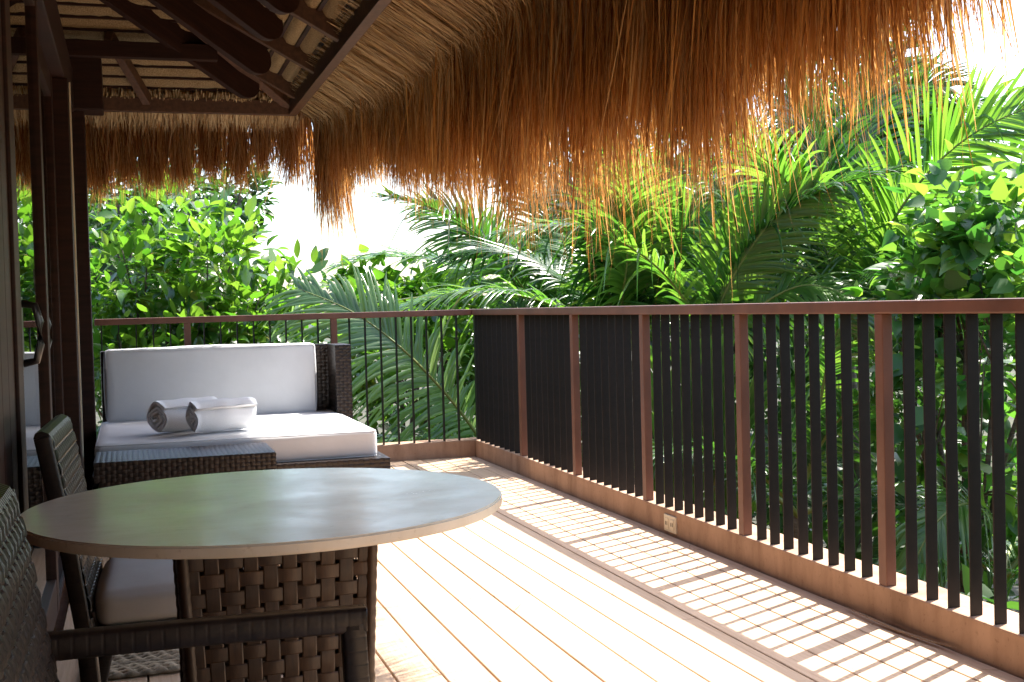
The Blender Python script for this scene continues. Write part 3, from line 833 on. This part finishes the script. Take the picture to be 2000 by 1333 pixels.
ch2.location = (-2.325, -5.40, 0); ch2.rotation_euler.z = R(-2); ch2.scale = (1, 1, .965)

# rug
rg = empty('sisal_rug', (-2.4, -4.4, 0)); tag(rg, 'small braided straw coloured sisal mat on the deck behind the chair', 'mat')
mb = MB(); x0, x1, y0, y1 = -2.60, -1.95, -4.78, -4.30
rows = int((y1-y0)/.03)
for j in range(rows):
    yv = y0+(j+.5)*.03; mb = MB()
    pts = [(x0+(x1-x0)*k/44, yv+.004*math.sin(k*1.7+j), .010+.003*math.sin(k*2.1+j*2)) for k in range(45)]
    mb.tube(pts, [.0135+.003*math.sin(k*2.1+j) for k in range(45)], 7, squash=.6)
    put(mb.obj('braid', M['rug'], None, smooth=True), rg)

# fallen bits of straw on the deck (too many and small to count)
nl = 170; lx = np.where(rng.random(nl) < .6, -rng.exponential(.10, nl)-.01, rng.uniform(-2.3, -.1, nl)); ly = rng.uniform(-7.5, -.1, nl)
la = rng.uniform(0, 6.28, nl); ll = rng.uniform(.02, .11, nl); q = np.linspace(-.5, .5, 6)[None, :]
cv = rng.normal(0, .25, nl)[:, None]
LP = np.stack([lx[:, None]+np.cos(la)[:, None]*ll[:, None]*q-np.sin(la)[:, None]*ll[:, None]*cv*q*q, ly[:, None]+np.sin(la)[:, None]*ll[:, None]*q+np.cos(la)[:, None]*ll[:, None]*cv*q*q, .004+.008*rng.random(nl)[:, None]*np.abs(q)*2], -1)
LS = np.repeat(np.stack([-np.sin(la), np.cos(la), .2+0*la], -1)[:, None, :], 6, 1)
Vl, Ql = ribbons(LP, LS, np.full((nl, 6), .0014))
tag(link('straw_litter', mesh_np('straw_litter', Vl, Ql, M['twig'])), 'fallen bits of straw scattered on the deck', 'straw litter', kind='stuff')

# ------------------------------------------------------------------ palms
def frond_mesh(name, ctrl, width, n=90, droop=.35, leaf_w=.016, up=None, m='palm', seed=0, lift=.25, ang=(62, 28), start=.12, stalk=.016, asym=(1, 1)):
    rs = np.random.default_rng(seed)
    ctrl = np.array(ctrl, float); tt = np.linspace(0, 1, len(ctrl)); ts = np.linspace(0, 1, 60)
    # smooth interpolation (Catmull-Rom)
    def cr(t):
        k = min(int(t*(len(ctrl)-1)), len(ctrl)-2); f = t*(len(ctrl)-1)-k
        p0 = ctrl[max(k-1, 0)]; p1 = ctrl[k]; p2 = ctrl[k+1]; p3 = ctrl[min(k+2, len(ctrl)-1)]
        return .5*((2*p1)+(-p0+p2)*f+(2*p0-5*p1+4*p2-p3)*f*f+(-p0+3*p1-3*p2+p3)*f**3)
    C = np.array([cr(t) for t in ts]); T = nrmz(np.gradient(C, axis=0))
    upv = np.array(up if up is not None else (0, 0, 1.), float)
    Sd = nrmz(np.cross(T, upv)); Nn = np.cross(Sd, T)
    mb = MB(); mb.tube(C, np.interp(ts, [0, 1], [stalk, .003]), 6)
    Lr = np.sum(np.linalg.norm(np.diff(C, axis=0), axis=1))
    V, Q, off = [], [], 0
    for sgn, sc in ((1, asym[0]), (-1, asym[1])):
        u = np.sort(start+(1-start)*(np.arange(n)+rs.uniform(-.25, .25, n)+.5)/n)
        idx = np.clip(u*59, 0, 58.99); i0 = idx.astype(int); f = (idx-i0)[:, None]
        p = C[i0]*(1-f)+C[i0+1]*f; t_ = nrmz(T[i0]*(1-f)+T[i0+1]*f); s_ = nrmz(Sd[i0]*(1-f)+Sd[i0+1]*f); n_ = nrmz(Nn[i0]*(1-f)+Nn[i0+1]*f)
        a = np.radians(ang[0]+(ang[1]-ang[0])*u+rs.normal(0, 3.5, n))
        L = width*sc*np.interp(u, [start, .3, .6, .85, 1], [.55, .95, 1, .72, .40])*rs.uniform(.9, 1.08, n)
        d = nrmz(np.cos(a)[:, None]*t_+np.sin(a)[:, None]*s_*sgn+n_*(lift+rs.normal(0, .06, n))[:, None])
        dr = droop*rs.uniform(.4, 1.7, n)+(rs.random(n) < .05)*.8; L = L*np.where(rs.random(n) < .07, rs.uniform(.15, .6, n), 1)
        sg = 7; q = np.linspace(0, 1, sg)
        P = p[:, None, :]+d[:, None, :]*(L[:, None]*q[None, :])[..., None]
        P[..., 2] -= (dr*L)[:, None]*q[None, :]**2.2
        # keep the length honest where the droop is strong
        ld = nrmz(np.gradient(P, axis=1)); sv = nrmz(np.cross(ld, n_[:, None, :]+0*ld))
        w = leaf_w*rs.uniform(.8, 1.15, n)[:, None]*np.interp(q, [0, .15, .5, .85, 1], [.55, 1, .95, .5, .06])[None, :]
        v, qd = ribbons(P, sv, w, fold=-.45)
        V.append(v); Q.append(qd+off); off += len(v)
    me = mesh_np(name, np.concatenate(V), np.concatenate(Q), M[m])
    st = mb.mesh('stalk', M['rachis'], smooth=True)
    return me, st


def add_frond(parent, ctrl, width, **kw):
    base = Vector(parent.location)
    c = np.array(ctrl)-np.array(base)
    me, st = frond_mesh('frond', c, width, **kw)
    o = link('frond', me, parent); s = link('stalk', st, o)
    return o


def arch(base, az, el, L, bend, n=6):
    """control points of an arching frond"""
    p = np.array(base, float); out = [p.copy()]; e = el
    for i in range(n):
        d = np.array([math.cos(az)*math.cos(e), math.sin(az)*math.cos(e), math.sin(e)]); p = p+d*L/n; out.append(p.copy()); e -= bend/n
    return out


def palm(label, base, top, group=None, r=.06):
    t = empty('palm_tree', base); tag(t, label, 'palm', group or 'palms beside the deck')
    b, tp = np.array(base), np.array(top); pts = [b+(tp-b)*q+np.array([.06*math.sin(3*q), .05*math.sin(2*q), 0]) for q in np.linspace(0, 1, 24)]
    mb = MB(); mb.tube(np.array(pts)-b, [r*(1.25-.35*q)*(1+.07*(k % 2)) for k, q in enumerate(np.linspace(0, 1, 24))], 10)
    mb.obj('trunk', M['bark'], t, smooth=True)
    return t

def crown(t, top, k, L, width, els, seed, m=('palm',), az0=0, **kw):
    rs = np.random.default_rng(seed)
    for i in range(k):
        az = az0+i*2.39996+rs.normal(0, .15); el = R(rs.uniform(*els)); l = L*rs.uniform(.85, 1.12)
        add_frond(t, arch(top, az, el, l, R(rs.uniform(55, 95))), width, seed=seed*31+i, m=m[i % len(m)], **kw)

GZ = -2.35
# A: young palm at the far corner, one big frond arching across the back railing
pA = palm('young palm with one big arching frond across the far railing', (0.5, 1.3, GZ), wp(990, 930, 9.9))
add_frond(pA, [wp(985, 930, 9.9), wp(905, 812, 9.75), wp(830, 725, 9.65), wp(760, 660, 9.6), wp(680, 605, 9.7), wp(585, 565, 9.9)], .80, n=92, droop=.42, leaf_w=.0155, m='palma', seed=3, lift=.10, ang=(66, 30), up=(-.25, -.75, .65), asym=(1.0, 1.0))
add_frond(pA, [wp(990, 930, 9.9), wp(1030, 800, 10.4), wp(1040, 700, 10.8), wp(1010, 600, 11.1)], .6, seed=5, m='palmd', n=70)
crown(pA, wp(990, 930, 9.9), 2, 1.5, .5, (25, 60), 8, ('palmd', 'palm'), az0=1.0, n=60)
# B: palm whose fronds fan out left of centre
pB = palm('palm with frond fanning left against the white sky', (1.9, 3.6, GZ), wp(1080, 700, 12.9))
tB = wp(1080, 700, 12.9)
add_frond(pB, [tB, wp(1035, 610, 12.7), wp(985, 520, 12.5), wp(930, 450, 12.4), wp(850, 400, 12.3)], .85, n=70, droop=.25, leaf_w=.014, seed=11, m='palm', lift=.05, ang=(70, 35), up=(-.1, -.8, .5))
add_frond(pB, [tB, wp(1085, 580, 12.9), wp(1080, 460, 12.8), wp(1040, 350, 12.7), wp(980, 290, 12.6)], .9, n=80, droop=.3, seed=12, m='palmd', up=(0, -.8, .6))
add_frond(pB, [tB, wp(1120, 560, 12.8), wp(1150, 420, 12.7), wp(1165, 290, 12.6), wp(1150, 170, 12.4)], .9, n=80, droop=.35, seed=13, m='palmd', up=(0, -.9, .4))
crown(pB, tB, 6, 2.6, .75, (35, 80), 14, ('palmd', 'palm'), az0=.4, n=70)
# C: dense dark palm in the middle
tC = wp(1215, 690, 10.6)
pC = palm('dense dark green palm in the middle behind the railing', (tC[0]+.15, tC[1]+.1, GZ), tC)
add_frond(pC, [tC, wp(1195, 600, 10.5), wp(1215, 500, 10.4), wp(1255, 410, 10.35), wp(1310, 320, 10.3)], .75, n=80, droop=.35, seed=21, m='palm', up=(-.2, -.85, .4))
add_frond(pC, [tC, wp(1190, 580, 10.3), wp(1170, 470, 10.1), wp(1130, 390, 10.0), wp(1080, 350, 9.9)], .75, n=80, droop=.4, seed=22, m='palmd', up=(.1, -.85, .5))
add_frond(pC, [tC, wp(1250, 590, 10.3), wp(1300, 490, 10.1), wp(1370, 420, 9.9), wp(1460, 390, 9.8)], .75, n=80, droop=.5, seed=23, m='palm', up=(-.2, -.8, .5))
add_frond(pC, [tC, wp(1215, 590, 10.0), wp(1225, 500, 9.8), wp(1215, 400, 9.7), wp(1180, 300, 9.6)], .7, n=70, droop=.3, leaf_w=.016, seed=25, m='palmy', up=(.15, -.9, .3))
crown(pC, tC, 6, 2.2, .7, (40, 85), 24, ('palmd', 'palm'), az0=2, n=70)
# D: bright frond right of the middle
tD = wp(1385, 700, 9.2)
pD = palm('palm with bright yellow green frond rising right of the middle', (tD[0]+.1, tD[1]+.2, GZ), tD)
add_frond(pD, [tD, wp(1405, 600, 9.1), wp(1450, 510, 9.0), wp(1510, 430, 8.9), wp(1590, 365, 8.8)], .62, n=62, droop=.22, leaf_w=.0155, seed=31, m='palmy', lift=.05, ang=(62, 26), up=(-.25, -.9, .25))
add_frond(pD, [tD, wp(1400, 590, 9.3), wp(1420, 490, 9.4), wp(1440, 420, 9.4), wp(1400, 370, 9.4)], .6, n=62, droop=.5, seed=32, m='palm', up=(.1, -.9, .5))
add_frond(pD, [tD, wp(1470, 610, 9.0), wp(1560, 560, 8.8), wp(1640, 570, 8.6), wp(1700, 600, 8.5)], .5, n=56, droop=.55, seed=33, m='palmy', up=(0, -.7, .7))
crown(pD, tD, 4, 1.9, .55, (30, 80), 34, ('palmd', 'palm'), az0=.7, n=60)
# E: tall palm on the right with long frond towards the upper right
tE = wp(1660, 690, 9.6)
pE = palm('tall palm at right with long bright frond reaching the upper right', (tE[0]+.1, tE[1]+.1, GZ), tE)
add_frond(pE, [tE, wp(1690, 560, 9.4), wp(1740, 440, 9.2), wp(1820, 330, 9.0), wp(1920, 250, 8.8), wp(2060, 190, 8.6)], .85, n=84, droop=.25, leaf_w=.016, seed=41, m='palmy', lift=.05, ang=(60, 30), up=(-.2, -.9, .3))
add_frond(pE, [tE, wp(1640, 560, 9.6), wp(1620, 420, 9.5), wp(1600, 290, 9.4), wp(1540, 190, 9.3)], .85, n=84, droop=.3, seed=42, m='palmd', up=(0, -.9, .4))
add_frond(pE, [tE, wp(1670, 540, 9.8), wp(1680, 380, 9.9), wp(1700, 240, 10), wp(1730, 110, 10)], .85, n=84, droop=.35, seed=43, m='palmd', up=(0, -.9, .4))
add_frond(pE, [tE, wp(1710, 590, 9.3), wp(1790, 500, 9.1), wp(1880, 450, 8.9), wp(1980, 440, 8.7)], .7, n=80, droop=.5, seed=44, m='palm', up=(-.1, -.8, .5))
crown(pE, tE, 6, 2.5, .75, (40, 85), 45, ('palmd', 'palm'), az0=1.2, n=70)
tI = wp(1640, 400, 12.2)
pI = palm('tallest palm behind the others at right, fronds rising behind the straw', (tI[0]+.2, tI[1]+.3, GZ), tI, r=.08)
add_frond(pI, [tI, wp(1700, 290, 12), wp(1750, 210, 11.8), wp(1800, 170, 11.6), wp(1850, 170, 11.4)], .7, n=80, droop=.4, leaf_w=.018, seed=81, m='palm', up=(-.1, -.9, .4))
add_frond(pI, [tI, wp(1655, 270, 12.1), wp(1670, 130, 12), wp(1700, 20, 11.9), wp(1750, -60, 11.8)], .85, n=80, droop=.4, leaf_w=.018, seed=82, m='palmd', up=(-.1, -.9, .4))
add_frond(pI, [tI, wp(1610, 280, 12.1), wp(1560, 160, 12), wp(1480, 70, 11.9), wp(1380, 20, 11.8)], 1.0, n=80, droop=.4, leaf_w=.018, seed=83, m='palm', up=(.1, -.9, .4))
crown(pI, tI, 6, 2.0, .75, (20, 65), 84, ('palmd', 'palm'), az0=.3, n=66, leaf_w=.019)
# F: low fronds seen between the bars
tF = wp(1340, 1120, 8.6)
pF = palm('low young palm with upright yellow green fronds seen between the bars', (tF[0], tF[1], GZ), tF, r=.04)
for i, (a, b_) in enumerate([((1345, 830), (1350, 690)), ((1395, 820), (1405, 690)), ((1300, 850), (1290, 720)), ((1430, 900), (1470, 780))]):
    add_frond(pF, [tF, wp(a[0], a[1]+130, 8.5), wp(*a, 8.4), wp(*b_, 8.35)], .5, n=30, droop=.1, leaf_w=.022, seed=50+i, m='palmy', ang=(28, 12), lift=.02, up=(0, -1, .2))
crown(pF, tF, 5, 1.2, .45, (15, 60), 55, ('palm',), n=45)
tG = wp(1960, 1130, 6.9)
pG = palm('low palm with sunlit drooping frond behind the bars at lower right', (tG[0], tG[1], GZ), tG, r=.04)
add_frond(pG, [tG, wp(1945, 1030, 6.8), wp(1890, 985, 6.7), wp(1830, 1020, 6.6), wp(1785, 1100, 6.55)], .38, n=55, droop=.7, leaf_w=.011, seed=61, m='palmy', up=(0, -.5, .85))
crown(pG, tG, 5, 1.1, .36, (10, 60), 62, ('palm', 'palmd'), n=50)
tH = wp(1560, 1010, 8.0)
pH = palm('low palm with pale drooping frond behind the fourth post', (tH[0], tH[1], GZ), tH, r=.04)
add_frond(pH, [tH, wp(1590, 850, 7.8), wp(1615, 720, 7.7), wp(1640, 640, 7.6), wp(1690, 610, 7.5)], .42, n=60, droop=.6, leaf_w=.011, seed=71, m='palm', up=(0, -.9, .5))
crown(pH, tH, 6, 1.3, .42, (20, 75), 72, ('palmd', 'palm'), n=50)

# ------------------------------------------------------------------ broadleaf trees and shrubs
def leaf_shape(kind):
    if kind == 'heart': o = [(0, 0, .0), (.03, .30, .5), (.28, .46, .9), (.6, .30, .8), (.85, .11, .4), (1, 0, 0)]
    elif kind == 'long': o = [(0, 0, 0), (.18, .12, .3), (.42, .185, .6), (.68, .16, .5), (.88, .075, .2), (1, 0, 0)]
    else: o = [(0, 0, 0), (.15, .16, .3), (.40, .26, .6), (.66, .22, .5), (.88, .10, .2), (1, 0, 0)]
    V = [(o[0][0], 0, 0)]; F = []
    prev = None
    for k in range(1, 5):
        x, w, _ = o[k]; z = -.10*x*x
        V += [(x, -w, z+.22*w), (x, 0, z), (x, w, z+.22*w)]
    V.append((1, 0, -.14))
    F3 = [(0, 2, 1), (0, 3, 2)]; F4 = []
    for k in range(3):
        a = 1+3*k; F4 += [(a, a+1, a+4, a+3), (a+1, a+2, a+5, a+4)]
    a = 10; F3 += [(a, a+1, 13), (a+1, a+2, 13)]
    return np.array(V, float), np.array(F3), np.array(F4)

def leafy(name, label, cat, group, base, clusters, size, m, kind='oval', nind=0, seed=0, nbr=None, tr=.06, updown=(.5, .5), kindtag=None, whorl=0):
    """clusters: (centre, radii, count). Leaves sit towards the cluster surface on short sprays."""
    rs = np.random.default_rng(seed); base = np.array(base, float)
    t = empty(name, base) if kindtag is None else None
    if t: tag(t, label, cat, group)
    Ps, Ns = [], []
    for (c, rad, n) in clusters:
        c, rad = np.array(c, float), np.array(rad, float)
        ns = max(6, n//10)
        d = nrmz(rs.normal(0, 1, (ns, 3))); rr = rs.uniform(.35, 1.0, ns)**.6
        spr = c+d*rad*rr[:, None]
        which = rs.integers(0, ns, n)
        P = spr[which]+rs.normal(0, 1, (n, 3))*size*.55
        out = nrmz((P-spr[which])*1.4+d[which]*.25+rs.normal(0, .12, (n, 3))); out[:, 2] += updown[0]*.3-rs.uniform(0, .45, n)*updown[1]
        Ps.append(P); Ns.append(nrmz(out))
    P, D = np.concatenate(Ps), np.concatenate(Ns); n = len(P)
    upv = nrmz(np.stack([rs.normal(0, .45, n), rs.normal(0, .45, n), np.ones(n)], 1))
    Sd = nrmz(np.cross(upv, D)); Nn = np.cross(D, Sd)
    sz = size*(.35+.95*rs.beta(2.2, 1.6, n))
    LV, F3, F4 = leaf_shape(kind)
    dist = np.linalg.norm(P-CAM, axis=1); order = np.argsort(dist); ind = order[:nind]; rest = order[nind:]
    L = LV[None, :, :]*sz[rest][:, None, None]
    L[..., 2] *= rs.uniform(-.6, 3.2, len(rest))[:, None]; L[..., 1] *= rs.uniform(.75, 1.15, len(rest))[:, None]
    W = P[rest][:, None, :]+L[..., 0:1]*D[rest][:, None, :]+L[..., 1:2]*Sd[rest][:, None, :]+L[..., 2:3]*Nn[rest][:, None, :]
    off = (np.arange(len(rest))*len(LV))[:, None, None]
    me = mesh_np('foliage', (W-(base if t else 0)).reshape(-1, 3), [(F3[None]+off).reshape(-1, 3), (F4[None]+off).reshape(-1, 4)], M[m])
    if t is None:
        return tag(link(name, me), label, cat, kind='stuff')
    o = link('crown', me, t); o['kind'] = 'stuff'
    if nind:
        lm = mesh_np('leaf', LV, [F3, F4], M[m])
        for i in ind:
            lo = link('leaf', lm, t)
            X = Matrix(((D[i][0], Sd[i][0], Nn[i][0]), (D[i][1], Sd[i][1], Nn[i][1]), (D[i][2], Sd[i][2], Nn[i][2])))
            lo.matrix_local = Matrix.Translation(Vector(P[i]-base)) @ X.to_4x4() @ Matrix.Diagonal((float(sz[i]), float(sz[i]*rs.uniform(.75, 1.1)), float(sz[i]*rs.uniform(-.6, 3.2)), 1))
    # trunk and limbs
    cen = np.mean([np.array(c[0]) for c in clusters], axis=0)
    fork = base+(cen-base)*.45
    tp = [base+(fork-base)*q+np.array([.05*math.sin(4*q), .04*math.cos(3*q)-.04, 0]) for q in np.linspace(0, 1, 8)]
    MB().tube(np.array(tp)-base, np.linspace(tr, tr*.7, 8), 8).obj('trunk', M['bark'], t, smooth=True)
    for (c, rad, _) in clusters:
        c = np.array(c); q = np.linspace(0, 1, 8)[:, None]; mid = (fork+c)/2+rs.normal(0, .12, 3)
        pts = (1-q)**2*tp[-1]+2*q*(1-q)*mid+q*q*c
        lb = MB(); lb.tube(pts-base, np.linspace(tr*.6, tr*.2, 8), 6)
        for _k in range(5):
            e = c+nrmz(rs.normal(0, 1, 3))*np.array(rad)*.85; q2 = np.linspace(.0, 1, 5)[:, None]; s0 = pts[5]
            lb.tube((s0+(e-s0)*q2+np.array([0, 0, .05])*np.sin(q2*3.1))-base, np.linspace(tr*.22, tr*.06, 5), 5)
        lb.obj('branch', M['bark'], t, smooth=True)
    return t

def cl(px, py_, d, rx, ry, rz, n): return (wp(px, py_, d), (rx, ry, rz), n)
# big glossy tree beyond the back railing
leafy('broadleaf_tree', 'bright glossy broad leaved tree behind the daybed beyond the far railing', 'tree', 'broad leaved trees', (-2.3, 2.6, GZ),
      [cl(260, 560, 10.6, .65, .6, .55, 520), cl(430, 540, 10.8, .60, .55, .55, 480), cl(350, 700, 10.4, .8, .5, .5, 480), cl(500, 640, 10.7, .42, .5, .42, 300),
       cl(220, 760, 10.3, .6, .5, .6, 420), cl(480, 800, 10.6, .6, .5, .6, 360), cl(330, 440, 11.2, .6, .6, .35, 300), cl(570, 590, 11.0, .22, .25, .25, 90)],
      .175, 'leaf', 'oval', 280, 5, tr=.07)
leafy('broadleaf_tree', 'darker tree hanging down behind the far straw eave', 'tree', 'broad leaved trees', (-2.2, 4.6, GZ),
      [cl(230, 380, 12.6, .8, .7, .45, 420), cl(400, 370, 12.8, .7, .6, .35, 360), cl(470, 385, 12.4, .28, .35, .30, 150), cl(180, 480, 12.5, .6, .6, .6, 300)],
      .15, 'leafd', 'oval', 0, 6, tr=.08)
leafy('broadleaf_tree', 'sunlit yellow green bush behind the big arching frond', 'bush', 'broad leaved trees', (.3, 4.2, GZ),
      [cl(760, 580, 13.0, .6, .5, .32, 420), cl(830, 600, 13.2, .6, .5, .35, 360), cl(700, 680, 12.4, .7, .6, .6, 420), cl(820, 740, 12.2, .8, .6, .7, 480), cl(890, 660, 12.4, .5, .5, .6, 300)],
      .14, 'leaf', 'heart', 120, 7, tr=.06)
# climbing vine bush at the right
leafy('vine_bush', 'tall vine bush with heart shaped leaves at the right edge', 'bush', 'broad leaved trees', (2.3, -2.6, GZ),
      [cl(1900, 430, 7.3, .42, .4, .30, 230), cl(1960, 500, 7.0, .45, .4, .35, 230), cl(1850, 540, 7.4, .34, .35, .26, 170), cl(1800, 590, 7.5, .25, .3, .14, 90),
       cl(1900, 700, 7.2, .5, .45, .5, 230), cl(1800, 800, 7.3, .35, .35, .5, 130), cl(1980, 850, 6.9, .4, .4, .6, 150), cl(1750, 640, 7.5, .22, .3, .25, 70), cl(2060, 620, 6.8, .5, .4, .7, 160)],
      .125, 'leaf2', 'heart', 290, 8, tr=.04)
# dense mass of undergrowth and distant wood (nobody could count it)
und = []
for i in range(60):
    x = rng.uniform(1.6, 7); yv = rng.uniform(-6.5, 7)
    und.append(((x, yv, rng.uniform(-1.9, -.3)+.12*max(0, x-2)), (.8, .8, .8), 190))
for i in range(26):
    und.append(((rng.uniform(-6, 2.5), rng.uniform(2.2, 6.5), rng.uniform(-2, -.3)), (.9, .8, .7), 190))
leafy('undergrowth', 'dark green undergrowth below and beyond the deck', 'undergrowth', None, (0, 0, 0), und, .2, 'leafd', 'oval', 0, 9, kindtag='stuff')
far = []
for i in range(44):
    px = rng.uniform(1080, 2150); d = rng.uniform(13.5, 19)
    far.append((wp(px, rng.uniform(330, 700), d), (1.1, 1.1, 1.0), 210))
for i in range(16):
    px = rng.uniform(-100, 1000); d = rng.uniform(15, 20); far.append((wp(px, rng.uniform(600, 720), d), (1.3, 1.1, .6), 210))
for i in range(14):
    px = rng.uniform(-50, 330); d = rng.uniform(14, 18); far.append((wp(px, rng.uniform(380, 620), d), (1.2, 1.1, .9), 200))
for i in range(46):
    far.append(((rng.uniform(2.6, 9), rng.uniform(-17, -7.2), rng.uniform(-1.5, 4.0)), (1.2, 1.2, 1.0), 170))  # unseen trees added right of and behind the camera to block sky light
leafy('distant_woodland', 'deep green woodland mass behind the palms, plus unseen sky-blocking trees added behind the camera', 'woodland', None, (0, 0, 0), far, .24, 'leafd', 'oval', 0, 10, kindtag='stuff')
